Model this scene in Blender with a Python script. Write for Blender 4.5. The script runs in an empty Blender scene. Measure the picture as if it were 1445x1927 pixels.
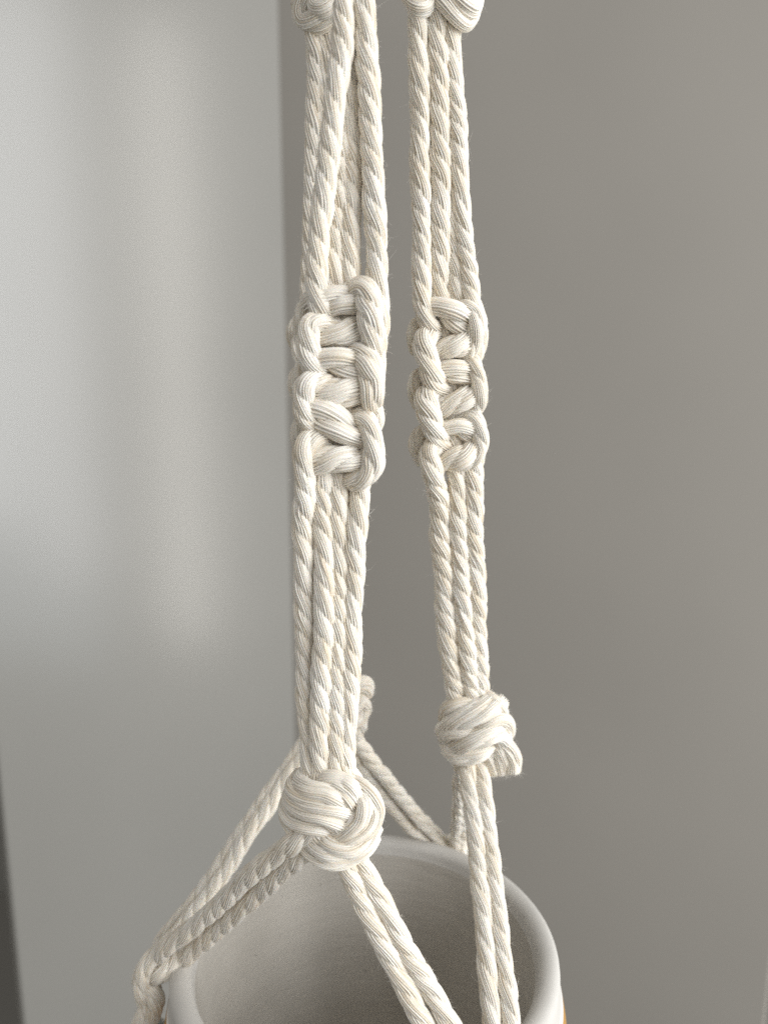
import bpy, math
import numpy as np
from mathutils import Vector

R = math.radians
sc = bpy.context.scene
COL = sc.collection
rng = np.random.default_rng(7)

# ------------------------------------------------------------------ camera
F, PITCH = 1500.0, R(11)                      # focal length in photo pixels, downward pitch
cam = bpy.data.objects.new('camera', bpy.data.cameras.new('camera'))
COL.objects.link(cam)
cam.rotation_euler = (R(90) - PITCH, 0, 0)
cd = cam.data
cd.sensor_fit = 'VERTICAL'; cd.sensor_height = 36.0; cd.lens = 36.0 * F / 1927.0
cd.clip_start = 0.005; cd.clip_end = 20
cd.dof.use_dof = True; cd.dof.focus_distance = 0.203; cd.dof.aperture_fstop = cd.lens / 2.5
sc.camera = cam

# ------------------------------------------------------------------ light
w = bpy.data.worlds.new('World'); sc.world = w; w.use_nodes = True
bg = w.node_tree.nodes['Background']
bg.inputs['Color'].default_value = (1.0, 0.985, 0.955, 1); bg.inputs['Strength'].default_value = 0.43

def area(name, loc, target, sx, sy, power, color):
    l = bpy.data.lights.new(name, 'AREA'); l.shape = 'RECTANGLE'
    l.size = sx; l.size_y = sy; l.energy = power; l.color = color
    o = bpy.data.objects.new(name, l); COL.objects.link(o); o.location = loc
    d = Vector(target) - Vector(loc); d.z = 0
    o.rotation_euler = d.to_track_quat('-Z', 'Y').to_euler()
    return o
# three panes of a window to the right
area('window_and_fill_light', (1.880, 0.044, 0.02), (0.342, 1.324, 0), 0.19, 2.5, 12.0, (1.0, 0.965, 0.90))
area('window_and_fill_light', (1.554, -0.295, 0.24), (0.014, 0.985, 0), 0.225, 2.24, 10.0, (0.97, 0.985, 1.0))
area('window_and_fill_light', (1.358, -0.526, 0.35), (-0.182, 0.754, 0), 0.31, 1.96, 14.0, (0.94, 0.975, 1.0))
# dim bluish lamps added under two panes to soften their reflections' lower ends
area('window_and_fill_light', (1.554, -0.295, -1.06), (0.014, 0.985, 0), 0.225, 0.34, 0.65, (0.86, 0.95, 1.0))
area('window_and_fill_light', (1.358, -0.526, -0.88), (-0.182, 0.754, 0), 0.31, 0.48, 1.4, (0.84, 0.94, 1.0))
area('window_and_fill_light', (1.15, -1.15, 0.90), (0.0, 0.3, 0), 0.70, 1.3, 15.0, (0.99, 0.99, 1.0))  # added lamp, lights the rope fronts from the right; no window there

sc.view_settings.view_transform = 'Standard'; sc.view_settings.look = 'None'
sc.view_settings.gamma = 1.0; sc.view_settings.exposure = 0.17
sc.render.engine = 'CYCLES'
sc.cycles.use_denoising = False          # keeps the fine cotton fibres
sc.cycles.use_adaptive_sampling = False; sc.cycles.sample_clamp_indirect = 3.0
sc.cycles.max_bounces = 8; sc.cycles.diffuse_bounces = 6

# ------------------------------------------------------------------ materials
def mat(name):
    m = bpy.data.materials.new(name); m.use_nodes = True
    nt = m.node_tree
    return m, nt, nt.nodes['Principled BSDF'], nt.nodes.new, nt.links.new

def ramp(new, stops):
    r = new('ShaderNodeValToRGB'); e = r.color_ramp.elements
    while len(e) < len(stops): e.new(0.5)
    for x, (p, c) in zip(e, stops): x.position = p; x.color = (*c, 1)
    return r

def cotton():
    m, nt, b, new, link = mat('cotton')
    uv = new('ShaderNodeUVMap'); mp = new('ShaderNodeMapping'); link(uv.outputs[0], mp.inputs[0])
    mp.inputs['Scale'].default_value = (1.0, 0.10, 1)      # fibres run along the yarn
    n1 = new('ShaderNodeTexNoise'); link(mp.outputs[0], n1.inputs['Vector'])
    n1.inputs['Scale'].default_value = 2.2; n1.inputs['Detail'].default_value = 5
    n1.inputs['Roughness'].default_value = 0.65
    tc = new('ShaderNodeTexCoord')
    n2 = new('ShaderNodeTexNoise'); link(tc.outputs['Object'], n2.inputs['Vector'])
    n2.inputs['Scale'].default_value = 90; n2.inputs['Detail'].default_value = 2
    c1 = ramp(new, [(0.30, (0.83, 0.755, 0.635)), (0.58, (0.94, 0.91, 0.85))])
    link(n1.outputs['Fac'], c1.inputs[0])
    c2 = ramp(new, [(0.35, (0.98, 0.955, 0.91)), (0.65, (1, 1, 1))]); link(n2.outputs['Fac'], c2.inputs[0])
    mx = new('ShaderNodeMix'); mx.data_type = 'RGBA'; mx.blend_type = 'MULTIPLY'; mx.inputs[0].default_value = 1
    link(c1.outputs[0], mx.inputs[6]); link(c2.outputs[0], mx.inputs[7])
    sp = new('ShaderNodeSeparateXYZ'); link(uv.outputs[0], sp.inputs[0])
    dv = new('ShaderNodeMath'); dv.operation = 'DIVIDE'; link(sp.outputs['X'], dv.inputs[0]); dv.inputs[1].default_value = 3.0
    fl = new('ShaderNodeMath'); fl.operation = 'FLOOR'; link(dv.outputs[0], fl.inputs[0])
    wn = new('ShaderNodeTexWhiteNoise'); wn.noise_dimensions = '1D'; link(fl.outputs[0], wn.inputs['W'])
    c4 = ramp(new, [(0.0, (0.86, 0.81, 0.73)), (0.35, (1, 1, 1))]); link(wn.outputs['Value'], c4.inputs[0])
    m4 = new('ShaderNodeMix'); m4.data_type = 'RGBA'; m4.blend_type = 'MULTIPLY'; m4.inputs[0].default_value = 1
    link(mx.outputs[2], m4.inputs[6]); link(c4.outputs[0], m4.inputs[7]); mx = m4
    # a few bits of seed husk
    vo = new('ShaderNodeTexVoronoi'); link(tc.outputs['Object'], vo.inputs['Vector']); vo.inputs['Scale'].default_value = 170
    lt = new('ShaderNodeMath'); lt.operation = 'LESS_THAN'; link(vo.outputs['Distance'], lt.inputs[0]); lt.inputs[1].default_value = 0.045
    gt = new('ShaderNodeMath'); gt.operation = 'GREATER_THAN'; link(vo.outputs['Color'], gt.inputs[0]); gt.inputs[1].default_value = 0.93
    mu = new('ShaderNodeMath'); mu.operation = 'MULTIPLY'; link(lt.outputs[0], mu.inputs[0]); link(gt.outputs[0], mu.inputs[1])
    m3 = new('ShaderNodeMix'); m3.data_type = 'RGBA'; link(mu.outputs[0], m3.inputs[0])
    link(mx.outputs[2], m3.inputs[6]); m3.inputs[7].default_value = (0.25, 0.17, 0.10, 1)
    link(m3.outputs[2], b.inputs['Base Color'])
    b.inputs['Roughness'].default_value = 0.85
    b.inputs['Specular IOR Level'].default_value = 0.25
    b.inputs['Subsurface Weight'].default_value = 0.15; b.inputs['Subsurface Radius'].default_value = (1, .72, .48); b.inputs['Subsurface Scale'].default_value = 0.00035
    b.inputs['Sheen Weight'].default_value = 0.5; b.inputs['Sheen Roughness'].default_value = 0.4
    bu = new('ShaderNodeBump'); bu.inputs['Strength'].default_value = 0.8; bu.inputs['Distance'].default_value = 0.00016
    link(n1.outputs['Fac'], bu.inputs['Height']); link(bu.outputs[0], b.inputs['Normal'])
    return m

def paint(name, c, rough, spec, bump=0.15, scale=260, tint=None):
    m, nt, b, new, link = mat(name)
    tc = new('ShaderNodeTexCoord')
    n = new('ShaderNodeTexNoise'); link(tc.outputs['Object'], n.inputs['Vector'])
    n.inputs['Scale'].default_value = 3.0; n.inputs['Detail'].default_value = 3
    t = tint or tuple(x * 0.95 for x in c)
    r = ramp(new, [(0.35, t), (0.65, c)]); link(n.outputs['Fac'], r.inputs[0])
    link(r.outputs[0], b.inputs['Base Color'])
    b.inputs['Roughness'].default_value = rough; b.inputs['Specular IOR Level'].default_value = spec
    n2 = new('ShaderNodeTexNoise'); link(tc.outputs['Object'], n2.inputs['Vector'])
    n2.inputs['Scale'].default_value = scale; n2.inputs['Detail'].default_value = 2
    bu = new('ShaderNodeBump'); bu.inputs['Strength'].default_value = bump; bu.inputs['Distance'].default_value = 0.0005
    link(n2.outputs['Fac'], bu.inputs['Height']); link(bu.outputs[0], b.inputs['Normal'])
    return m

def ceramic(name, c, c2, rough, bands=None, streak=0.0):
    m, nt, b, new, link = mat(name)
    tc = new('ShaderNodeTexCoord')
    n = new('ShaderNodeTexNoise'); link(tc.outputs['Object'], n.inputs['Vector'])
    n.inputs['Scale'].default_value = 45; n.inputs['Detail'].default_value = 5
    r = ramp(new, [(0.35, c2), (0.6, c)]); link(n.outputs['Fac'], r.inputs[0])
    out = r.outputs[0]
    if bands:                                              # painted rings, by height on the pot
        sp = new('ShaderNodeSeparateXYZ'); link(tc.outputs['Object'], sp.inputs[0])
        wob = new('ShaderNodeMath'); wob.operation = 'MULTIPLY_ADD'; link(n.outputs['Fac'], wob.inputs[0])
        wob.inputs[1].default_value = 0.0006; link(sp.outputs['Z'], wob.inputs[2])
        mr = new('ShaderNodeMapRange'); link(wob.outputs[0], mr.inputs['Value'])
        mr.inputs['From Min'].default_value = 0.0; mr.inputs['From Max'].default_value = -0.1
        br = ramp(new, bands); br.color_ramp.interpolation = 'CONSTANT'; link(mr.outputs[0], br.inputs[0])
        mx = new('ShaderNodeMix'); mx.data_type = 'RGBA'; mx.blend_type = 'MULTIPLY'; mx.inputs[0].default_value = 1
        link(out, mx.inputs[6]); link(br.outputs[0], mx.inputs[7]); out = mx.outputs[2]
    # small dark pits in the clay
    vo = new('ShaderNodeTexVoronoi'); link(tc.outputs['Object'], vo.inputs['Vector']); vo.inputs['Scale'].default_value = 230
    lt = new('ShaderNodeMath'); lt.operation = 'LESS_THAN'; link(vo.outputs['Distance'], lt.inputs[0]); lt.inputs[1].default_value = 0.085
    gt = new('ShaderNodeMath'); gt.operation = 'GREATER_THAN'; link(vo.outputs['Color'], gt.inputs[0]); gt.inputs[1].default_value = 0.80
    mu = new('ShaderNodeMath'); mu.operation = 'MULTIPLY'; link(lt.outputs[0], mu.inputs[0]); link(gt.outputs[0], mu.inputs[1])
    m3 = new('ShaderNodeMix'); m3.data_type = 'RGBA'; link(mu.outputs[0], m3.inputs[0])
    link(out, m3.inputs[6]); m3.inputs[7].default_value = (0.24, 0.22, 0.20, 1)
    link(m3.outputs[2], b.inputs['Base Color'])
    b.inputs['Roughness'].default_value = rough; b.inputs['Specular IOR Level'].default_value = 0.4
    mp = new('ShaderNodeMapping'); link(tc.outputs['Object'], mp.inputs[0])
    mp.inputs['Scale'].default_value = (60, 60, 420)       # throwing marks round the wall
    n3 = new('ShaderNodeTexNoise'); link(mp.outputs[0], n3.inputs['Vector']); n3.inputs['Scale'].default_value = 1.0
    bu = new('ShaderNodeBump'); bu.inputs['Strength'].default_value = 0.12 + streak; bu.inputs['Distance'].default_value = 0.0006
    link(n3.outputs['Fac'], bu.inputs['Height']); link(bu.outputs[0], b.inputs['Normal'])
    return m

M_COT = cotton()
M_PANEL = paint('satin_white_paint', (0.295, 0.288, 0.268), 0.205, 0.50, 0.02)
M_WALL = paint('greige_wall_paint', (0.352, 0.331, 0.298), 0.75, 0.3, 0.12)
M_FAR = paint('far_grey_paint', (0.27, 0.265, 0.245), 0.8, 0.3)  # plain grey of the wall further back
M_FLOOR = paint('brown_floor', (0.24, 0.23, 0.21), 0.6, 0.3)
M_POT = ceramic('white_ceramic', (0.60, 0.58, 0.545), (0.53, 0.512, 0.478), 0.68)
M_POTB = ceramic('painted_ceramic', (0.80, 0.79, 0.77), (0.76, 0.75, 0.73), 0.4,
                 bands=[(0.0, (1, 1, 1)), (0.13, (0.66, 0.37, 0.11)), (0.20, (1, 1, 1)), (0.235, (0.12, 0.32, 0.42)),
                        (0.27, (1, 1, 1)), (0.36, (0.66, 0.37, 0.11)), (0.52, (1, 1, 1)), (0.60, (0.12, 0.32, 0.42)), (0.66, (1, 1, 1))])
M_POTI = ceramic('shade_toned_ceramic', (0.53, 0.50, 0.45), (0.48, 0.452, 0.405), 0.6, streak=0.25)  # same white ceramic, darkened and warmed to paint in the shade inside

# ------------------------------------------------------------------ mesh helpers
def mesh_obj(name, V, Q, m, parent=None, uv=None, origin=None, smooth=True):
    V = np.asarray(V, np.float32); Q = np.asarray(Q, np.int32)
    me = bpy.data.meshes.new(name)
    me.vertices.add(len(V)); me.vertices.foreach_set('co', V.ravel())
    k = Q.shape[1]
    me.loops.add(Q.size); me.loops.foreach_set('vertex_index', Q.ravel())
    me.polygons.add(len(Q)); me.polygons.foreach_set('loop_start', np.arange(0, Q.size, k, dtype=np.int32))
    if uv is not None:
        l = me.uv_layers.new(name='UVMap'); l.data.foreach_set('uv', np.asarray(uv, np.float32).ravel())
    me.update(calc_edges=True); me.validate()
    me.polygons.foreach_set('use_smooth', np.full(len(me.polygons), smooth))
    me.materials.append(m)
    o = bpy.data.objects.new(name, me); COL.objects.link(o)
    if parent is not None: o.parent = parent; o.matrix_parent_inverse = parent.matrix_basis.inverted() if parent.parent is None else (parent.parent.matrix_basis @ Matrix4()).inverted()
    return o

def Matrix4():
    from mathutils import Matrix
    return Matrix.Identity(4)

def smooth_path(P, step):
    """Catmull-Rom through the rows of P (any width), evenly respaced along the first three columns."""
    P = np.asarray(P, float)
    A = np.vstack([2 * P[0] - P[1], P, 2 * P[-1] - P[-2]])
    out = []
    for i in range(1, len(A) - 2):
        t = np.linspace(0, 1, 24, endpoint=False)[:, None]
        p0, p1, p2, p3 = A[i - 1], A[i], A[i + 1], A[i + 2]
        out.append(0.5 * ((2 * p1) + (-p0 + p2) * t + (2 * p0 - 5 * p1 + 4 * p2 - p3) * t**2 + (-p0 + 3 * p1 - 3 * p2 + p3) * t**3))
    out.append(P[-1:])
    D = np.vstack(out)
    s = np.r_[0, np.cumsum(np.linalg.norm(np.diff(D[:, :3], axis=0), axis=1))]
    n = max(4, int(s[-1] / step) + 1)
    q = np.linspace(0, s[-1], n)
    return np.stack([np.interp(q, s, D[:, k]) for k in range(D.shape[1])], 1), q

def frames(P):
    T = np.gradient(P, axis=0); T /= np.linalg.norm(T, axis=1)[:, None]
    N = np.zeros_like(T)
    ref = np.array([0.0, -1.0, 0.05])
    if abs(T[0] @ ref) > 0.9: ref = np.array([1.0, 0, 0.1])
    n = ref - T[0] * (ref @ T[0]); N[0] = n / np.linalg.norm(n)
    for i in range(1, len(P)):
        n = N[i - 1] - T[i] * (N[i - 1] @ T[i]); N[i] = n / np.linalg.norm(n)
    return T, N, np.cross(T, N)

def wav(s, n, wl, lo=0.6, hi=1.6):
    """n smooth random signals along s, each about -1..1."""
    o = np.zeros((len(s), n))
    for a in (1.0, 0.6, 0.4):
        L = wl * rng.uniform(lo, hi, n) * (0.4 + a * 0.6)
        o += a * np.sin(2 * np.pi * s[:, None] / L + rng.uniform(0, 6.28, n))
    return o / 1.6

RAD = 0.00275                                   # cord radius
FUZZ = []

def bstart(base, M, K, e):
    return base - M * K + e * K

def cord_mesh(P, r=RAD, strands=3, pitch=0.0178, phase=None, yarns=18, step=0.00055, wander=1.0, fuzz=1.0, cap_end=False, hand=-1.0, tight=0.39):
    """Twisted cord: each strand a tube of parallel yarns wound round the path. P rows: x y z [scale]."""
    P = np.asarray(P, float)
    if P.shape[1] == 3: P = np.c_[P, np.ones(len(P))]
    D, s = smooth_path(P, step)
    C, sc_ = D[:, :3], D[:, 3]
    C = C + wander * 0.00013 * wav(s, 3, 0.02)
    T, N, B = frames(C)
    rr = r * sc_ * (1 + 0.05 * wav(s, 1, 0.02)[:, 0])
    if phase is None: phase = rng.uniform(0, 6.28)
    th0 = phase + hand * 2 * np.pi * s / pitch + 0.40 * wav(s, 1, 0.04)[:, 0]
    Vs, Qs, Us = [], [], []
    base = 0
    K = yarns * 3
    M = len(s)
    for j in range(strands):
        th = th0 + 2 * np.pi * j / strands
        a = (tight if strands > 1 else 0.0) * rr
        sr = rr * (1 - tight if strands > 1 else 1.0) * (1.05 if strands > 1 else 1.0)
        sr = sr * (1 + 0.06 * wav(s, 1, 0.014)[:, 0])
        c = C + a[:, None] * (np.cos(th)[:, None] * N + np.sin(th)[:, None] * B)
        yk = np.repeat(np.arange(yarns), 3)
        sub = np.tile([0.0, 0.34, 0.66], yarns)
        prof = np.tile([0.71, 1.0, 1.0], yarns)
        jit = wav(s, yarns, 0.02) * 0.20
        nxt = np.roll(jit, -1, 1)
        off = jit[:, yk] * (1 - sub) + nxt[:, yk] * sub
        ph = 2 * np.pi * (yk + sub + off) / yarns + 12.0 * s[:, None] * hand + j
        hump = 1 + 0.045 * wav(s, yarns, 0.013) + rng.normal(0, 0.035, yarns)
        rad = sr[:, None] * prof * np.where(sub == 0, 1.0, hump[:, yk])
        rad = rad * (1 - 0.10 * np.cos(2 * (ph - th[:, None]))) if strands > 1 else rad
        V = c[:, None, :] + rad[:, :, None] * (np.cos(ph)[:, :, None] * N[:, None, :] + np.sin(ph)[:, :, None] * B[:, None, :])
        i = np.arange(M - 1)[:, None]; k = np.arange(K)[None, :]
        k2 = (k + 1) % K
        q = np.stack(np.broadcast_arrays(i * K + k, (i + 1) * K + k, (i + 1) * K + k2, i * K + k2), -1).reshape(-1, 4)
        Vs.append(V.reshape(-1, 3)); Qs.append(q + base)
        u0 = np.broadcast_to(k * 1.0 + j * 63 + 300 * round(phase * 17), (M - 1, K)); v0 = np.broadcast_to(s[:-1, None] * 900, (M - 1, K)); v1 = np.broadcast_to(s[1:, None] * 900, (M - 1, K))
        Us.append(np.stack([np.stack([u0, v0], -1), np.stack([u0, v1], -1), np.stack([u0 + 1, v1], -1), np.stack([u0 + 1, v0], -1)], 2).reshape(-1, 2))
        base += M * K; base0 = base
        kk = np.arange(K); k2 = (kk + 1) % K
        for e, o_, sg in ((M - 1, 1, 1.0), (0, 0, -1.0)):   # closed ends; a cut end is a ragged brush of fibres
            prev = bstart(base0, M, K, e)
            for f_, d_ in ((0.62, 0.0004), (0.03, 0.0006)):
                rag = rng.uniform(-3e-4, 5e-4, (K, 1)) if cap_end else 0.0
                Vs.append(c[e] + (V[e] - c[e]) * f_ + T[e] * sg * (d_ + rag))
                nb = sum(len(x) for x in Vs) - K
                Qs.append(np.stack([prev + kk, nb + kk, nb + k2, prev + k2] if sg > 0 else [prev + kk, prev + k2, nb + k2, nb + kk], 1))
                Us.append(np.stack([np.stack([kk * 1.0, kk * 0.0 + f_ * 9], -1)] * 4, 1).reshape(-1, 2))
                prev = nb
        base = sum(len(x) for x in Vs)
    n = int(fuzz * s[-1] * 15000)
    if n:
        i = rng.integers(0, M, n); a = rng.uniform(0, 6.28, n)
        d = np.cos(a)[:, None] * N[i] + np.sin(a)[:, None] * B[i]
        if cap_end:
            e = rng.integers(0, 400, 400); a2 = rng.uniform(0, 6.28, 400); q2 = np.sqrt(rng.uniform(0, 1, 400))[:, None] * rr[-1]
            FUZZ.append((C[-1] + (np.cos(a2)[:, None] * N[-1] + np.sin(a2)[:, None] * B[-1]) * q2, np.repeat(T[-1:], 400, 0), np.repeat(N[-1:], 400, 0)))
        FUZZ.append((C[i] + d * rr[i][:, None] * 0.93, d, T[i]))
    return np.vstack(Vs), np.vstack(Qs), np.vstack(Us)

def join(parts):
    V, Q, U, b = [], [], [], 0
    for v, q, u in parts: V.append(v); Q.append(q + b); U.append(u); b += len(v)
    return np.vstack(V), np.vstack(Q), np.vstack(U)

# ------------------------------------------------------------------ places: rays of the camera meeting the hanging straps
CP, SP = math.cos(PITCH), math.sin(PITCH)
def ray(px, py):
    x, u = (px - 722.5) / F, -(py - 963.5) / F
    return np.array([x, CP + u * SP, -SP + u * CP])
def at(px, py, Y):
    d = ray(px, py); return d * (Y / d[1])
def toward(P, off):
    return P - P / np.linalg.norm(P) * off * RAD

class Strap:
    """A strap hangs in a plane Y = Y0 + k (z - z0): straps lean together towards the hook above."""
    def __init__(s, Y0, py0, Y1, py1):
        a, b = at(722, py0, Y0), at(722, py1, Y1)
        s.k = (Y1 - Y0) / (b[2] - a[2]); s.c = Y0 - s.k * a[2]
    def __call__(s, px, py, off=0.0):
        d = ray(px, py); return toward(d * (s.c / (d[1] - s.k * d[2])), off)
SA = Strap(0.1812, 1545, 0.198, 0)
SB = Strap(0.2270, 1385, 0.221, 0)
SCk = Strap(0.2480, 1330, 0.231, 0)

def on(S, pts):
    out = []
    for p in pts:
        q = S(p[0], p[1], p[2] if len(p) > 2 else 0.0); out.append([*q, p[3] if len(p) > 3 else 1.0])
    return out

def leg(P0, P1, pts, off=0.0):
    """Points on the 3D line P0-P1 at the heights where the photo shows the cord."""
    P0, P1 = np.asarray(P0), np.asarray(P1); out = []
    for p in pts:
        d = ray(p[0], p[1]); n = np.array([0, d[2], -d[1]])
        t = -(P0 @ n) / ((P1 - P0) @ n)
        Y = P0[1] + t * (P1[1] - P0[1])
        out.append([*toward(at(p[0], p[1], Y), off + (p[2] if len(p) > 2 else 0)), p[3] if len(p) > 3 else 1.0])
    return out

# ------------------------------------------------------------------ setting
def slab(name, a, b, th, z0, z1, m, label=None):
    a, b = np.array(a), np.array(b); d = (b - a) / np.linalg.norm(b - a); n = np.array([-d[1], d[0]]) * th
    c = [a, b, b + n, a + n]
    V = [[*p, z] for z in (z0, z1) for p in c]
    Q = [[0, 1, 5, 4], [1, 2, 6, 5], [2, 3, 7, 6], [3, 0, 4, 7], [3, 2, 1, 0], [4, 5, 6, 7]]
    o = mesh_obj(name, V, Q, m, smooth=False)
    bv = o.modifiers.new('edge', 'BEVEL'); bv.width = 0.003; bv.segments = 2
    o['kind'] = 'structure'
    return o
slab('wall_left', (-0.462, 0.880), (-0.137, 1.15), 0.022, -1.3, 1.6, M_PANEL)
slab('wall_right', (-0.147, 1.155), (0.475, 0.8535), 0.06, -1.3, 1.6, M_WALL)
fl = mesh_obj('floor', [[-3, -3, -1.3], [3, -3, -1.3], [3, 3, -1.3], [-3, 3, -1.3]], [[0, 1, 2, 3]], M_FLOOR); fl['kind'] = 'structure'
slab('wall_beyond', (-2.2, 1.75), (0.2, 1.75), 0.05, -1.3, 1.6, M_FAR)

# ------------------------------------------------------------------ the pot
PC = np.array([-0.0056, 0.2147, -0.1757]); PR = 0.0587
pot = bpy.data.objects.new('plant_pot', None); COL.objects.link(pot)
pot.location = (PC[0], PC[1], PC[2] - 0.105); pot.empty_display_size = 0.02
pot['label'] = 'round matte white ceramic pot with amber painted band, hanging in the rope holder'
pot['category'] = 'plant pot'
def lathe(name, prof, m, n=160):
    prof = np.asarray(prof); a = np.linspace(0, 2 * np.pi, n, endpoint=False)
    wob = 1 + 0.0016 * np.sin(2 * a + 0.7) + 0.0009 * np.sin(5 * a + 2) + 0.0006 * np.sin(11 * a)
    V = np.stack([prof[:, 0][:, None] * np.cos(a) * wob, prof[:, 0][:, None] * np.sin(a) * wob, np.repeat(prof[:, 1][:, None], n, 1)
                  + 0.00025 * np.sin(3 * a + 1)], -1).reshape(-1, 3)
    i = np.arange(len(prof) - 1)[:, None]; k = np.arange(n)[None]; k2 = (k + 1) % n
    Q = np.stack(np.broadcast_arrays(i * n + k, i * n + k2, (i + 1) * n + k2, (i + 1) * n + k), -1).reshape(-1, 4)
    o = mesh_obj(name, V, Q, m)
    o.parent = pot; o.location = (0, 0, 0.105)
    return o
ri, ro = 0.0515, 0.0583
lip = [(ri - 0.0004, -0.0050), (ri - 0.0002, -0.0042)]
for t in np.linspace(172, 4, 16):
    lip.append(((ri + ro) / 2 + (ro - ri) / 2 * math.cos(R(t)), -0.0036 + 0.0036 * math.sin(R(t)) ** 0.8))
lip += [(ro + 0.0001, -0.006), (ro + 0.0004, -0.0085), (ro + 0.0006, -0.011)]
lathe('rim', lip, M_POT)
lathe('body', [(ro + 0.0006, -0.011), (ro + 0.0014, -0.014), (ro + 0.0025, -0.02), (ro + 0.0036, -0.03), (ro + 0.003, -0.045), (ro - 0.002, -0.065),
               (ro - 0.007, -0.085), (ro - 0.014, -0.098), (ro - 0.020, -0.1035), (ro - 0.026, -0.105), (0.0004, -0.105)], M_POTB)
lathe('inside', [(ri - 0.0004, -0.0050), (ri - 0.0008, -0.012), (ri - 0.0016, -0.026), (ri - 0.003, -0.045), (ri - 0.006, -0.065), (ri - 0.012, -0.082), (ri - 0.022, -0.092), (0.012, -0.096), (0.0004, -0.0965)], M_POTI)

# ------------------------------------------------------------------ the rope hanger
hang = bpy.data.objects.new('plant_hanger', None); COL.objects.link(hang)
hang.location = (PC[0], PC[1], PC[2] - 0.13); hang.empty_display_size = 0.02
hang['label'] = 'knotted cream cotton rope plant hanger holding the white pot'
hang['category'] = 'plant hanger'
HO = np.array(hang.location)

def part(name, geo, parent=hang):
    V, Q, U = geo
    o = mesh_obj(name, V - HO, Q, M_COT, None, U)
    o.parent = parent
    return o
def cord(P, **k): return part('cord', cord_mesh(P, **k))

def knot(name, S, core, passes):
    """core: filler cords under the passes (one mesh); passes: each visible turn of cord, a child of its own."""
    o = part(name, join([cord_mesh(on(S, c), fuzz=0, **k) for c, k in core]))
    for nm, pts, k in passes:
        g = rng.normal(0, 1, (len(pts), 3))            # cords pulled a little unevenly
        pts = [(p[0] + a[0] * .9, p[1] + a[1] * .9, p[2] + a[2] * .08, (p[3] if len(p) > 3 else 1) * rng.uniform(.94, 1.08)) for p, a in zip(pts, g)]
        if 'square' in name: k = dict(k, r=k['r'] * (1.06 if nm == 'bar' else 0.93))
        part({'bar': 'cross_bar', 'turn': 'cord_turn', 'tail': 'cord_tail'}[nm], cord_mesh(on(S, pts), **k), o)
    return o

def mapped(passes, fx, fy):
    return [(nm, [(fx(p[0]), fy(p[1]), *p[2:]) for p in pts], dict(k, yarns=10, step=0.0009)) for nm, pts, k in passes]

# ---- strap A (nearest, left in the photo)
U = dict(pitch=0.0178)
cord(on(SA, [(650, -150), (648, -60), (647, 0, .9), (643, 95, .9), (631, 190, .9), (620, 286, .9), (608, 382, .8), (600, 450, .8), (596, 514, .9), (599, 560, 1.1), (606, 585, 1.0), (617, 603, -.1)]), phase=0.4, **U)
cord(on(SA, [(682, -150), (683, -60), (685, 0, .5), (690, 95, .4), (695, 190, .4), (700, 286, .3), (704, 382, .2), (708, 450, .1), (710, 514, .0), (712, 560, -.4), (712, 600, -.5), (709, 640, -.7), (702, 680, -1.2), (690, 720, -1.6)]), phase=1.9, **U)
cord(on(SA, [(655, -150, -.8), (657, 0, -.8), (650, 200, -.7), (640, 350, -.6), (632, 450, -.4), (629, 530, -.2), (630, 640, -.3), (630, 760, -.3), (622, 850, -.3), (608, 910, .2), (607, 960, .2), (608, 1007, .3), (611, 1071, .5), (611, 1135, .7), (609, 1198, .8), (606, 1262, .9), (604, 1326, .9), (602, 1400, .9), (606, 1462, .5)]), phase=0.1, **U)
cord(on(SA, [(668, -150, -.6), (668, 0, -.7), (662, 230, -.8), (663, 330, -.7), (659, 420, -.5), (657, 530, -.3), (655, 640, -.3), (652, 760, -.3), (643, 850, -.3), (636, 910, -.1), (636, 975, 0), (638, 1071, 0), (636, 1166, .2), (634, 1262, .4), (633, 1326, .5), (633, 1400, .6), (634, 1462, .4)]), phase=2.6, **U)
cord(on(SA, [(575, 895, 1.0), (573, 920, 1.0), (575, 944, .9), (570, 975, .5), (571, 1039, .3), (573, 1103, .1), (575, 1198, -.1), (577, 1294, -.2), (581, 1380, 0), (588, 1455, .2)]), phase=2.2, **U)
cord(on(SA, [(690, 850, -.8), (680, 900, -.3), (676, 930, -.2), (670, 1007, -.1), (667, 1071, 0), (662, 1166, 0), (660, 1262, .1), (655, 1326, .2), (651, 1400, .3), (648, 1462, .2)]), phase=0.9, **U)

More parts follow.
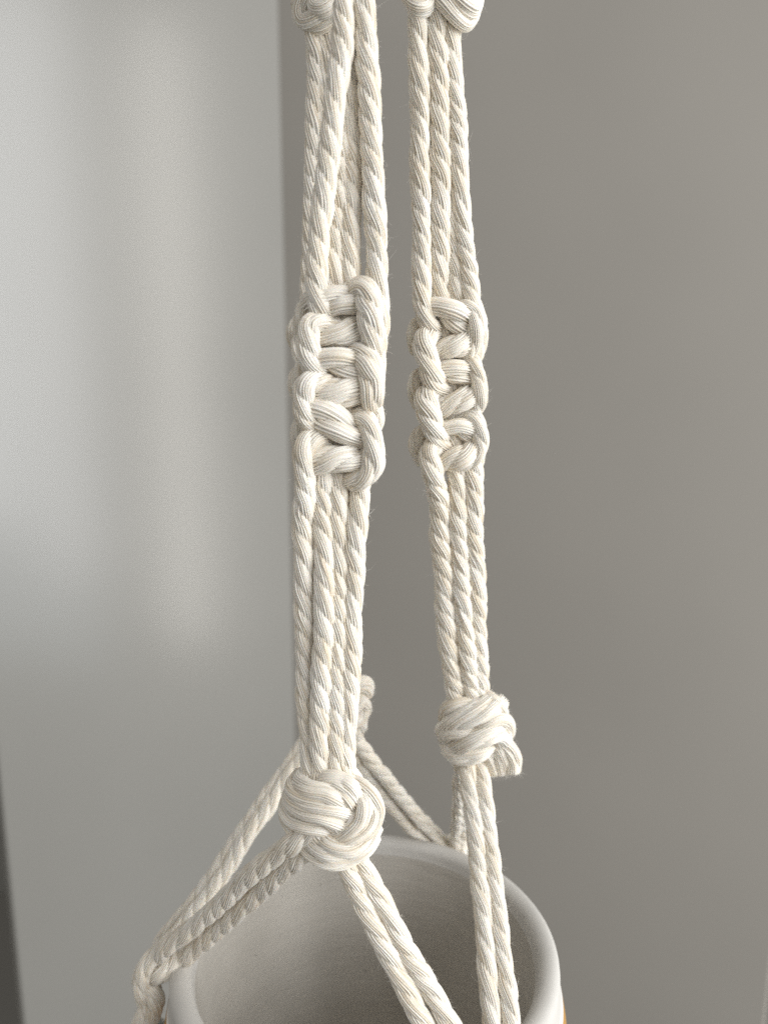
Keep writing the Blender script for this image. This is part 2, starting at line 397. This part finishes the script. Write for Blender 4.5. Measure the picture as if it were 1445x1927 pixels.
BK = dict(pitch=0.024, yarns=15)
passA = [
 ('bar', [(596, 572, -.8), (614, 568, .5), (642, 565, 1.0), (668, 568, .5), (690, 575, -.5)], dict(r=RAD * 1.30, phase=0.3, strands=2, pitch=0.03)),
 ('turn', [(666, 562, -.5), (675, 544, .8), (689, 547, 1.4), (695, 580, 1.6), (698, 615, 1.6), (701, 642, 1.2), (702, 662, -.3)], dict(r=RAD * 1.18, phase=1.0)),
 ('bar', [(690, 618, -.5), (668, 622, .5), (640, 627, 1.0), (612, 626, .7), (596, 622, 0)], dict(r=RAD * 1.22, phase=1.2)),
 ('turn', [(628, 616, -.3), (606, 608, 1.0), (586, 611, 1.5), (579, 633, 1.6), (583, 667, 1.5), (595, 695, .9), (609, 713, -.3)], dict(r=RAD * 1.10, phase=2.0)),
 ('bar', [(590, 674, -.5), (608, 677, .6), (640, 682, 1.1), (670, 688, .7), (690, 692, -.3)], dict(r=RAD * 1.30, phase=0.8, strands=2, pitch=0.03)),
 ('turn', [(666, 672, -.4), (679, 666, .8), (693, 682, 1.4), (698, 712, 1.5), (700, 742, 1.3), (697, 768, -.1)], dict(r=RAD * 1.20, phase=0.2)),
 ('bar', [(697, 728, -.5), (676, 734, .6), (645, 739, 1.0), (614, 740, .8), (596, 738, 0)], dict(r=RAD * 1.22, phase=2.6, pitch=0.021)),
 ('turn', [(626, 728, -.2), (602, 718, .9), (580, 724, 1.3), (573, 747, 1.5), (575, 777, 1.4), (586, 803, .8), (602, 822, -.3)], dict(r=RAD * 1.08, phase=1.1)),
 ('bar', [(576, 770, -.5), (598, 778, .7), (635, 796, 1.2), (663, 815, .9), (686, 828, -.4)], dict(r=RAD * 1.38, phase=0.0, strands=2, pitch=0.035)),
 ('turn', [(664, 793, -.4), (680, 787, .8), (695, 806, 1.4), (702, 840, 1.5), (700, 874, 1.4), (687, 898, 1.2), (668, 905, .6), (653, 900, -.5)], dict(r=RAD * 1.05, phase=1.6)),
 ('bar', [(584, 868, -.5), (600, 866, .6), (640, 864, 1.1), (668, 864, .7), (684, 860, -.3)], dict(r=RAD * 1.18, phase=0.5)),
 ('turn', [(618, 838, -.3), (602, 827, .7), (584, 829, 1.2), (574, 850, 1.5), (573, 880, 1.4), (575, 920, .9)], dict(r=RAD * 1.08, phase=2.4)),
 ('turn', [(592, 574, -1.4), (574, 584, -.8), (567, 608, -.8), (570, 640, -1.4)], dict(r=RAD * .95)),
 ('turn', [(590, 685, -1.4), (572, 697, -.8), (566, 722, -.8), (570, 748, -1.4)], dict(r=RAD * .95)),
 ('turn', [(588, 788, -1.3), (570, 798, -.7), (565, 820, -.7), (570, 846, -1.3)], dict(r=RAD * .95)),
 ('turn', [(690, 655, -1.2), (707, 660, -.6), (710, 690, -.6), (700, 722, -1.2)], dict(r=RAD * .95)),
 ('turn', [(688, 752, -1.0), (703, 768, -.4), (706, 795, -.5), (690, 815, -1.2)], dict(r=RAD * .95)),
]
coreA = [([(612, 560, -1.4), (608, 700, -1.4), (600, 880, -1.2)], {}), ([(690, 560, -1.4), (685, 700, -1.4), (672, 880, -1.2)], {})]
knot('square_knot_band', SA, coreA, passA)

L = dict(pitch=0.050, strands=3, yarns=15)
passK = [
 ('turn', [(576, 1447, -.6), (560, 1468, 1.0), (578, 1484, 2.4), (610, 1491, 3.1), (634, 1501, 3.0), (650, 1513, 1.4)], dict(r=RAD * .86, **L)),
 ('turn', [(568, 1452, -.8), (550, 1480, 1.0), (570, 1502, 2.4), (605, 1512, 3.3), (638, 1520, 3.1), (660, 1530, 1.4)], dict(r=RAD * .88, **L)),
 ('turn', [(560, 1462, -.8), (544, 1497, .8), (568, 1522, 2.4), (605, 1531, 3.2), (632, 1545, 2.8), (648, 1560, 1.0)], dict(r=RAD * .90, **L)),
 ('turn', [(545, 1492, -1.2), (535, 1522, .3), (548, 1543, 1.3), (575, 1553, 2.1), (602, 1561, 2.2), (624, 1569, .8)], dict(r=RAD * .84, **L)),
 ('turn', [(560, 1482, -1.2), (537, 1505, -.4), (536, 1535, .1), (556, 1562, .4), (580, 1568, .3)], dict(r=RAD * .80, **L)),
 ('turn', [(592, 1470, .4), (622, 1464, 1.9), (645, 1470, 2.3), (664, 1484, 2.5), (669, 1504, 1.2)], dict(r=RAD * .86, **L)),
 ('turn', [(604, 1478, 1.0), (628, 1476, 2.3), (648, 1486, 2.9), (661, 1499, 2.6), (664, 1516, 1.0)], dict(r=RAD * .84, **L)),
 ('turn', [(648, 1462, -.4), (678, 1474, 1.0), (701, 1495, 1.7), (711, 1521, 1.8), (705, 1549, 2.0), (687, 1568, 2.3), (655, 1582, 2.3), (622, 1586, .9)], dict(r=RAD * .84, **L)),
 ('turn', [(668, 1484, .6), (684, 1500, 2.1), (688, 1521, 2.6), (680, 1544, 2.8), (662, 1560, 2.8), (638, 1571, 2.2), (614, 1570, .6)], dict(r=RAD * .78, **L)),
 ('turn', [(676, 1496, 1.0), (670, 1518, 2.0), (660, 1541, 2.4), (642, 1556, 2.2), (622, 1562, 1.0)], dict(r=RAD * .66, **L)),
 ('turn', [(584, 1562, .4), (593, 1592, 1.9), (620, 1611, 2.4), (655, 1614, 2.2), (685, 1601, 1.8), (706, 1572, .8)], dict(r=RAD * .88, **L)),
 ('turn', [(568, 1562, -.4), (577, 1596, .8), (606, 1620, 1.4), (642, 1625, 1.3), (672, 1614, .8), (692, 1592, -.2)], dict(r=RAD * .84, **L)),
 ('turn', [(606, 1568, 1.2), (624, 1590, 2.5), (655, 1599, 2.7), (690, 1587, 2.2), (711, 1555, 1.0)], dict(r=RAD * .86, **L)),
]
coreK = [([(606, 1450, .4, .6), (604, 1480, .5, 1), (604, 1520, .5, 1), (610, 1560, .5, 1), (630, 1610, .3, .5)], dict(r=RAD * 2.0)),
         ([(645, 1450, .2, .6), (660, 1490, .3, 1), (668, 1530, .4, 1), (660, 1570, .4, 1), (640, 1612, .2, .5)], dict(r=RAD * 2.0)),
         ([(560, 1500, -.4, .6), (575, 1520, 0, 1), (600, 1560, .2, 1), (625, 1600, .2, .6)], dict(r=RAD * 1.5))]
knot('overhand_knot', SA, coreK, [(nm, [(626 + (p[0] - 626) * .95, 1540 + (p[1] - 1540) * .955, *p[2:]) for p in pts], k) for nm, pts, k in passK])

# ---- strap B (right in the photo)
cord(on(SB, [(786, -60), (787, 0, .8), (787, 95, .8), (790, 190, .8), (790, 286, .8), (792, 382, .8), (793, 460, .9), (794, 550, 1.1), (798, 586, 1.2), (807, 611, 1.0), (820, 626, -.3)]), phase=0.7, **U)
cord(on(SB, [(818, -60), (820, 0, .6), (823, 95, .5), (826, 190, .5), (828, 286, .4), (829, 382, .4), (827, 460, .3), (828, 545, .1), (836, 600, -.4), (842, 700, -.5), (850, 800, -.5), (857, 870, -.2), (861, 944, .3), (861, 1007, .4), (866, 1071, .5), (869, 1135, .6), (876, 1198, .7), (881, 1262, .8), (889, 1318, .4), (893, 1345, 0)]), r=RAD * 1.10, phase=2.1, **U)
cord(on(SB, [(838, -60, -.6), (838, 0, -.6), (842, 190, -.5), (846, 330, -.4), (854, 460, -.2), (858, 545, -.1), (862, 600, -.5), (866, 700, -.6), (870, 800, -.6), (874, 900, -.7), (878, 1007, -.7), (883, 1135, -.7), (890, 1262, -.6), (892, 1330, -.4)]), phase=0.2, **U)
cord(on(SB, [(846, -60, .1), (846, 40, .1), (848, 95, .1), (854, 160, .2), (859, 222, .2), (861, 286, .2), (867, 382, .2), (873, 460, .2), (880, 514, .3), (887, 560, .3), (893, 583, .1), (899, 606, 0), (900, 632, -.2), (896, 660, -.5), (884, 680, -1.0)]), phase=1.4, **U)
cord(on(SB, [(810, 878, 1.2), (817, 905, .9), (826, 944, .6), (828, 1007, .4), (834, 1071, .4), (837, 1135, .4), (842, 1198, .5), (851, 1262, .6), (860, 1319, .3), (866, 1345, 0)]), r=RAD * 1.17, phase=0.2, **U)
cord(on(SB, [(893, 850, -.6), (889, 890, -.2), (889, 944, 0), (891, 1007, 0), (894, 1071, 0), (896, 1135, 0), (898, 1198, 0), (901, 1262, 0), (901, 1319, 0), (899, 1345, -.2)]), r=RAD * 1.15, phase=2.9, **U)
passB = [
 ('bar', [(803, 586, -.5), (820, 578, .6), (846, 588, 1.2), (868, 604, .9), (886, 614, -.4)], dict(r=RAD * 1.28, phase=0.4, strands=2, pitch=0.034)),
 ('turn', [(862, 586, -.6), (877, 577, .7), (891, 588, 1.1), (897, 614, 1.3), (893, 644, 1.2), (879, 666, .7), (864, 678, -.5)], dict(r=RAD * .92, phase=0.3)),
 ('turn', [(818, 640, -.5), (807, 632, .7), (798, 644, 1.5), (802, 672, 1.8), (811, 702, 1.7), (822, 722, .9), (833, 740, -.4)], dict(r=RAD * 1.28, phase=2.2)),
 ('bar', [(812, 664, -.3), (830, 660, .6), (855, 650, 1.1), (875, 641, .7), (890, 634, -.4)], dict(r=RAD * 1.12, phase=1.0)),
 ('bar', [(820, 699, -.3), (838, 701, .6), (860, 701, 1.0), (880, 705, .6), (893, 712, -.5)], dict(r=RAD * 1.15, phase=0.1, strands=2, pitch=0.034)),
 ('turn', [(862, 682, -.4), (884, 676, .6), (895, 690, 1.0), (901, 718, 1.1), (902, 744, 1.0), (897, 764, .8), (887, 778, .3), (870, 787, -.5)], dict(r=RAD * .90, phase=1.7)),
 ('turn', [(823, 745, -.5), (811, 737, .7), (802, 750, 1.5), (806, 779, 1.8), (815, 808, 1.7), (826, 828, .9), (839, 845, -.4)], dict(r=RAD * 1.28, phase=0.9)),
 ('bar', [(818, 771, -.3), (838, 766, .6), (862, 755, 1.1), (881, 745, .7), (894, 737, -.4)], dict(r=RAD * 1.12, phase=2.2)),
 ('bar', [(824, 801, -.3), (842, 803, .6), (866, 806, 1.0), (886, 812, .6), (900, 817, -.5)], dict(r=RAD * 1.12, phase=0.6, strands=2, pitch=0.034)),
 ('turn', [(864, 792, -.4), (884, 783, .6), (896, 794, 1.0), (903, 816, 1.1), (903, 840, 1.0), (896, 857, .9), (882, 870, .5), (860, 876, -.4)], dict(r=RAD * .92, phase=0.0)),
 ('bar', [(822, 868, -.3), (840, 866, .6), (865, 862, 1.2), (883, 852, .8), (898, 842, -.3)], dict(r=RAD * 1.15, phase=1.5)),
 ('turn', [(832, 848, -.5), (819, 840, .7), (809, 852, 1.4), (811, 880, 1.6), (817, 906, 1.0)], dict(r=RAD * 1.2, phase=1.9)),
 ('turn', [(803, 606, -1.4), (784, 612, -.6), (778, 632, -.6), (787, 660, -1.3)], dict(r=RAD * .9)),
 ('turn', [(806, 700, -1.4), (786, 712, -.6), (781, 735, -.6), (790, 764, -1.3)], dict(r=RAD * .9)),
 ('turn', [(810, 806, -1.4), (790, 818, -.6), (785, 840, -.6), (795, 870, -1.3)], dict(r=RAD * .9)),
 ('turn', [(885, 690, -1.2), (893, 720, .1), (893, 750, .2), (878, 775, -.6)], dict(r=RAD * .8)),
 ('turn', [(884, 800, -1.2), (894, 822, .1), (892, 848, .2), (878, 866, -.5)], dict(r=RAD * .8)),
]
coreB = [([(815, 590, -1.3), (822, 700, -1.3), (832, 850, -1.2)], {}), ([(885, 590, -1.4), (888, 700, -1.4), (888, 850, -1.3)], {})]
knot('square_knot_band', SB, coreB, passB)

passKB = [
 ('turn', [(838, 1352, -.8), (840, 1334, .5), (860, 1327, 1.4), (890, 1323, 1.3), (920, 1316, .0)], dict(r=RAD * .85, **L)),
 ('turn', [(832, 1376, -.4), (846, 1359, 1.6), (878, 1342, 2.4), (905, 1329, 2.0), (927, 1318, .4)], dict(r=RAD * .98, **L)),
 ('turn', [(846, 1376, .4), (872, 1361, 2.2), (904, 1347, 2.7), (928, 1333, 2.0), (942, 1320, .3)], dict(r=RAD * .92, **L)),
 ('turn', [(908, 1312, -.3), (928, 1319, 1.3), (940, 1334, 1.2), (946, 1354, .0)], dict(r=RAD * .84, **L)),
 ('turn', [(880, 1374, .8), (912, 1361, 2.3), (936, 1352, 2.0), (950, 1358, 1.4), (955, 1374, .6), (950, 1390, -.4)], dict(r=RAD * .95, **L)),
 ('turn', [(850, 1402, -.8), (837, 1388, .3), (846, 1378, 1.4), (875, 1377, 2.1), (904, 1370, 1.0)], dict(r=RAD * .84, **L)),
 ('turn', [(852, 1410, .6), (882, 1395, 2.7), (914, 1384, 3.1), (936, 1381, 2.5), (944, 1391, 1.5), (940, 1402, .0)], dict(r=RAD * 1.05, **L)),
 ('turn', [(838, 1398, -.5), (848, 1413, 1.1), (875, 1415, 1.9), (905, 1410, 1.9), (928, 1400, .8)], dict(r=RAD * .84, **L)),
 ('turn', [(840, 1408, -.6), (858, 1427, .9), (884, 1426, 1.5), (904, 1416, 1.4), (918, 1406, .4)], dict(r=RAD * .84, **L)),
 ('tail', [(915, 1392, -.2), (942, 1392, .8), (958, 1408, 1.0), (965, 1430, .9), (964, 1450, .8)], dict(r=RAD * .98, cap_end=True, **L)),
 ('tail', [(910, 1396, -.2), (932, 1402, .8), (944, 1425, .9), (946, 1454, .7)], dict(r=RAD * .95, cap_end=True, **L)),
 ('tail', [(905, 1402, -.4), (918, 1412, .5), (926, 1430, .5), (928, 1453, .4)], dict(r=RAD * .9, cap_end=True, **L)),
]
coreKB = [([(870, 1325, .2, .5), (874, 1350, .3, 1), (876, 1380, .3, 1), (880, 1410, .3, 1), (888, 1432, .2, .5)], dict(r=RAD * 1.7)),
          ([(910, 1322, .2, .5), (918, 1350, .3, 1), (920, 1380, .3, 1), (912, 1410, .2, .6)], dict(r=RAD * 1.7))]
knot('overhand_knot', SB, coreKB, passKB)

passTB = [
 ('turn', [(778, -50, -.5), (770, -14, .8), (783, 10, 1.6), (803, 8, 1.8), (818, -20, 1.4)], dict(r=RAD * .95, **L)),
 ('turn', [(806, -40, 1.2), (835, -2, 1.9), (860, 28, 1.7), (875, 38, .9), (884, 18, .4), (886, -30, -.4)], dict(r=RAD * .98, **L)),
 ('turn', [(818, -50, 1.8), (852, -16, 2.2), (876, 8, 1.8), (888, 10, 1.0), (890, -40, -.2)], dict(r=RAD * .98, **L)),
 ('turn', [(786, -60, 1.0), (800, -26, 2.2), (834, -36, 2.6), (870, -50, 1.6), (895, -66, 0)], dict(r=RAD * 1.0, **L)),
 ('turn', [(770, -30, -.2), (790, -62, 1.8), (834, -72, 2.5), (876, -90, 1.2)], dict(r=RAD * 1.0, **L)),
]
coreTB = [([(815, 5, .2, .6), (818, -40, .3, 1), (822, -100, .3, .6)], dict(r=RAD * 1.9)), ([(850, 25, -.2, .6), (858, -30, .2, 1), (850, -100, .2, .6)], dict(r=RAD * 1.9))]
knot('overhand_knot', SB, coreTB, passTB)
# the same knot on strap A lies just above the photo
knot('overhand_knot', SA, [([(fx * 1.22 - 348, fy * 1.25 - 170, *q) for fx, fy, *q in c], k) for c, k in coreTB],
     mapped(passTB, lambda x: x * 1.22 - 348, lambda y: y * 1.25 - 170))

# ---- strap C (behind A)
lo = dict(yarns=12, step=0.0008)
for xs in ([(594, 40), (594, 150), (590, 300), (585, 450), (582, 560), (588, 700, -.5), (584, 860, -.3), (592, 1000), (598, 1275), (612, 1310, 0)],
           [(612, 40, -.2), (608, 200, -.2), (602, 400, -.2), (600, 560, -.2), (606, 700, -.5), (606, 860, -.4), (612, 1000), (618, 1275), (626, 1310, 0)],
           [(626, 40), (625, 200), (622, 400), (624, 560), (626, 700, -.5), (628, 860, -.4), (632, 1000), (636, 1275), (640, 1310, 0)],
           [(642, 40, -.3), (640, 200, -.3), (642, 400, -.2), (648, 560, -.2), (648, 700, -.5), (650, 860, -.3), (652, 1000), (652, 1275), (652, 1310, 0)]):
    cord(on(SCk, xs), **U, **lo)
fx, fy = (lambda x: 617 + (x - 850) * .90), (lambda y: 563 + (y - 559) * .92)
knot('square_knot_band', SCk, [([(fx(p[0]), fy(p[1]), *p[2:]) for p in c], k) for c, k in coreB], mapped(passB, fx, fy))
gx, gy = (lambda x: 634 + (x - 902) * .90), (lambda y: 1330 - (y - 1380) * .92)
knot('overhand_knot', SCk, [([(gx(p[0]), gy(p[1]), *p[2:]) for p in c], k) for c, k in coreKB], mapped([q for q in passKB if q[0] != 'tail'], gx, gy) + [
 ('turn', [(630, 1300, .8), (664, 1287, 1.3), (684, 1286, .7), (686, 1298, -.4), (660, 1310, -1.4), (630, 1316, -1.4)], dict(r=RAD * 1.15, **dict(L, yarns=12))),
 ('turn', [(630, 1330, 1.0), (662, 1318, 1.5), (682, 1324, .9), (682, 1340, -.3), (660, 1350, -1.4), (630, 1350, -1.4)], dict(r=RAD * 1.15, **dict(L, yarns=12))),
 ('turn', [(630, 1350, .8), (660, 1348, 1.4), (677, 1357, .9), (674, 1370, -.2), (650, 1380, -1.2), (630, 1380, -1.4)], dict(r=RAD * 1.1, **dict(L, yarns=12)))])
passTC = [
 ('turn', [(612, -40, .5), (584, -8, 1.2), (567, 18, .9), (574, 36, .8), (600, 34, 1.4), (628, 14, 1.6), (648, -20, 1.0)], dict(r=RAD * .95, **L)),
 ('turn', [(598, -40, .2), (572, -10, .4), (562, 8, .2), (566, 30, -.2)], dict(r=RAD * .80, **L)),
 ('turn', [(600, -10, 1.0), (596, 15, 1.8), (618, 12, 2.2), (640, -12, 1.8)], dict(r=RAD * .90, **L)),
 ('turn', [(574, 32, -.3), (584, 48, .4), (606, 50, .6), (640, 30, .0)], dict(r=RAD * .80, **L)),
 ('turn', [(590, -60, .8), (610, -30, 1.8), (640, -20, 2.0), (668, -50, .6)], dict(r=RAD * .95, **L)),
]
knot('overhand_knot', SCk, [([(600, 45, -.1, .6), (608, 0, 0, 1), (612, -60, 0, .6)], dict(r=RAD * 1.8)), ([(632, 40, -.1, .6), (642, 0, 0, 1), (640, -60, 0, .6)], dict(r=RAD * 1.8))], passTC)

# cords go on above the three upper knots, towards the hook
for S, x0, y0 in ((SA, 655, -300), (SB, 828, -110), (SCk, 620, -70)):
    for k in range(4):
        q = S(x0 + (k - 1.5) * 14, y0 + 40, (k % 2) * .8)
        tip = np.array([PC[0], PC[1], q[2] + 0.14]); a = (tip - q) * .5
        cord([q, q + a * .5, q + a], **U, **lo)

# ---- legs down to the pot
nAC = np.array([-0.0685, 0.2150, -0.1852]); nAB = np.array([0.0360, 0.1500, -0.205]); nCB = np.array([0.026, 0.2740, -0.1835])
kA, kB, kC = SA(625, 1600), SB(900, 1425), SCk(640, 1370)
T2 = dict(pitch=0.0195)
# A to the left
cord(leg(kA, nAC, [(600, 1552, -1), (555, 1585), (516, 1612), (477, 1641), (440, 1677), (404, 1711, .5), (355, 1752, 1.5), (318, 1780, 2.3), (296, 1800, 2.6)]), phase=.5, **T2)
cord(leg(kA, nAC, [(618, 1570, -1), (575, 1601, .1), (533, 1638, .2), (492, 1677, .3), (448, 1716, .6), (404, 1754, 1.2), (352, 1800, 2.4), (318, 1826, 2.9), (296, 1836, 2.2)]), phase=1.6, **T2)
# A to the right, over the front of the pot
cord(leg(kA, nAB, [(638, 1590, -.6), (648, 1618, .1), (660, 1646, .3), (684, 1700, .3), (711, 1757, .3), (746, 1826, .3), (782, 1895, .3), (830, 1985, .3), (900, 2110, .2), (985, 2267)]), phase=.2, **T2)
cord(leg(kA, nAB, [(660, 1590, -.8), (676, 1618, -.1), (692, 1646), (720, 1702), (748, 1757), (788, 1826), (828, 1895), (872, 1975), (940, 2100), (1005, 2262)]), phase=1.3, **T2)
# B to the front
cord(leg(kB, nAB, [(882, 1405, -.8), (880, 1440), (883, 1480, .2), (896, 1590, .3), (905, 1687, .3), (914, 1790, .3), (922, 1895, .3), (934, 2000, .3), (960, 2150), (992, 2262)]), phase=2.4, **T2)
cord(leg(kB, nAB, [(898, 1405, -1), (902, 1440, -.3), (908, 1480), (921, 1590), (933, 1687), (945, 1790), (957, 1895), (968, 2000), (985, 2150), (1008, 2262)]), phase=.9, **T2)
# B to the back
cord(leg(kB, nCB, [(872, 1412, -1), (868, 1450), (866, 1500), (862, 1550), (858, 1592), (852, 1640)]), **T2, **lo)
cord(leg(kB, nCB, [(876, 1412, -1.4), (875, 1450, -.6), (876, 1500, -.5), (874, 1550, -.4), (868, 1592, -.3), (860, 1640)]), **T2, **lo)
# C to the left
cord(leg(kC, nAC, [(610, 1370, -.5), (572, 1420), (535, 1474), (500, 1525), (468, 1570), (430, 1630), (390, 1688), (345, 1742, .6), (318, 1772, 1.2), (292, 1800, 1.6)]), phase=.3, **T2)
cord(leg(kC, nAC, [(602, 1362, -1), (562, 1415, -.6), (524, 1470, -.6), (456, 1566, -.6), (418, 1626, -.6), (378, 1682, -.6), (330, 1742, -.4), (300, 1782, -.2)]), phase=2.0, **T2)
# C to the right
cord(leg(kC, nCB, [(650, 1368, -.5), (672, 1396), (706, 1440), (742, 1485), (780, 1530), (820, 1572), (852, 1612)]), phase=.3, **T2)
cord(leg(kC, nCB, [(645, 1385, -.8), (664, 1416, -.4), (700, 1468, -.4), (736, 1515, -.4), (775, 1558, -.4), (812, 1590, -.5)]), phase=1.3, **T2)

# ---- knot at the left side of the pot
SN = Strap(0.2080, 1820, 0.2080, 1900)
passN = [
 ('turn', [(324, 1772, .0), (300, 1792, .9), (280, 1812, 1.2), (270, 1838, 1.3), (268, 1864, 1.1), (276, 1888, -.2)], dict(r=RAD * 1.05)),
 ('turn', [(336, 1800, .5), (318, 1822, 1.3), (298, 1832, 1.2), (282, 1842, -.2)], dict(r=RAD * 1.1)),
 ('turn', [(272, 1854, -.1), (288, 1862, .9), (294, 1884, 1.1), (288, 1912, .8), (276, 1940, .2)], dict(r=RAD * 1.05)),
 ('turn', [(282, 1880, .2), (272, 1904, .8), (263, 1930, .8), (262, 1970, .4)], dict(r=RAD * 1.0)),
 ('bar', [(296, 1800, -1.4), (272, 1818, -.6), (264, 1848, -.5), (276, 1880, -1.4)], dict(r=RAD * .8)),
]
knot('square_knot', SN, [([(300, 1800, -.6), (284, 1850, -.6), (272, 1950, -.6)], {})], passN)
# cords from the side knots down and under the pot, to the knot beneath it
bot = PC + np.array([0, 0, -0.112])
for q0, ang in ((nAC, 180), (nAB, -60), (nCB, 60)):
    for s_ in (-1, 1):
        pts = [q0 + np.array([0, 0, .004])] if ang != 180 else [np.array(SN(277, 1925 - s_ * 5, .2))]
        for rr_, zz, da in ((.0655, -.035, 3), (.0645, -.055, 5), (.058, -.08, 6), (.046, -.102, 5), (.028, -.1085, 4), (.008, -.111, 0)):
            a = R(ang + s_ * da); pts.append(PC + np.array([rr_ * math.cos(a), rr_ * math.sin(a), zz]))
        cord(pts, fuzz=.3, **T2, **lo)
def ring_pass(c, rad, tilt, r):
    a = np.linspace(0, 2 * np.pi, 14)
    P = np.stack([rad * np.cos(a), rad * np.sin(a), tilt * np.cos(a + 1)], 1) + c
    return cord_mesh(P, r=r, strands=2, pitch=.045, yarns=10, step=.001, fuzz=0)
for c in (nAB, nCB):                                # side knots out of sight at the front and behind the rim
    o = part('square_knot', ring_pass(c + np.array([0, 0, -.004]), .0042, .001, RAD))
    part('cord_turn', ring_pass(c + np.array([0, 0, -.010]), .0042, -.0015, RAD), o)
o = part('overhand_knot', ring_pass(bot, .0055, .001, RAD * 1.1))
part('cord_turn', ring_pass(bot - np.array([0, 0, .005]), .006, -.002, RAD * 1.1), o)
part('cord_turn', ring_pass(bot - np.array([0, 0, .010]), .005, .002, RAD * 1.1), o)

# ---- loose cotton fibres
P = np.vstack([f[0] for f in FUZZ]); Dn = np.vstack([f[1] for f in FUZZ]); Tn = np.vstack([f[2] for f in FUZZ])
n = len(P)
side = np.cross(Dn, Tn)
ln = rng.gamma(2.0, 0.00045, n)[:, None] * np.where(rng.uniform(0, 1, n) < 0.012, 2.2, 1.0)[:, None]
g = rng.normal(0, 1, (n, 4))
d1 = Dn * 0.55 + Tn * (g[:, :1] * .9) + side * (g[:, 1:2] * .7); d1 /= np.linalg.norm(d1, axis=1)[:, None]
d2 = d1 + Tn * (g[:, 2:3] * .8) + side * (g[:, 3:4] * .8) + Dn * .1; d2 /= np.linalg.norm(d2, axis=1)[:, None]
pts = np.stack([P, P + d1 * ln * .5, P + d1 * ln * .5 + d2 * ln * .5], 1)
wd = np.array([1.0, .8, .25]) * 0.000016
e1 = np.cross(d1, rng.normal(0, 1, (n, 3))); e1 /= np.linalg.norm(e1, axis=1)[:, None]; e2 = np.cross(d1, e1)
V = np.stack([pts + (math.cos(a) * e1 + math.sin(a) * e2)[:, None, :] * wd[None, :, None] for a in (0, 2.094, 4.189)], 2)   # n,3,3,3
b = (np.arange(n) * 9)[:, None]
q = np.array([[i * 3 + k, i * 3 + (k + 1) % 3, (i + 1) * 3 + (k + 1) % 3, (i + 1) * 3 + k] for i in range(2) for k in range(3)])
Q = (b[:, :, None] + q[None]).reshape(-1, 4)
fz = part('fuzz', (V.reshape(-1, 3), Q, np.zeros((Q.size, 2))))
fz['kind'] = 'stuff'
print('FIBRES', n, 'TRIS', sum(len(o.data.polygons) * 2 for o in sc.objects if o.type == 'MESH'))
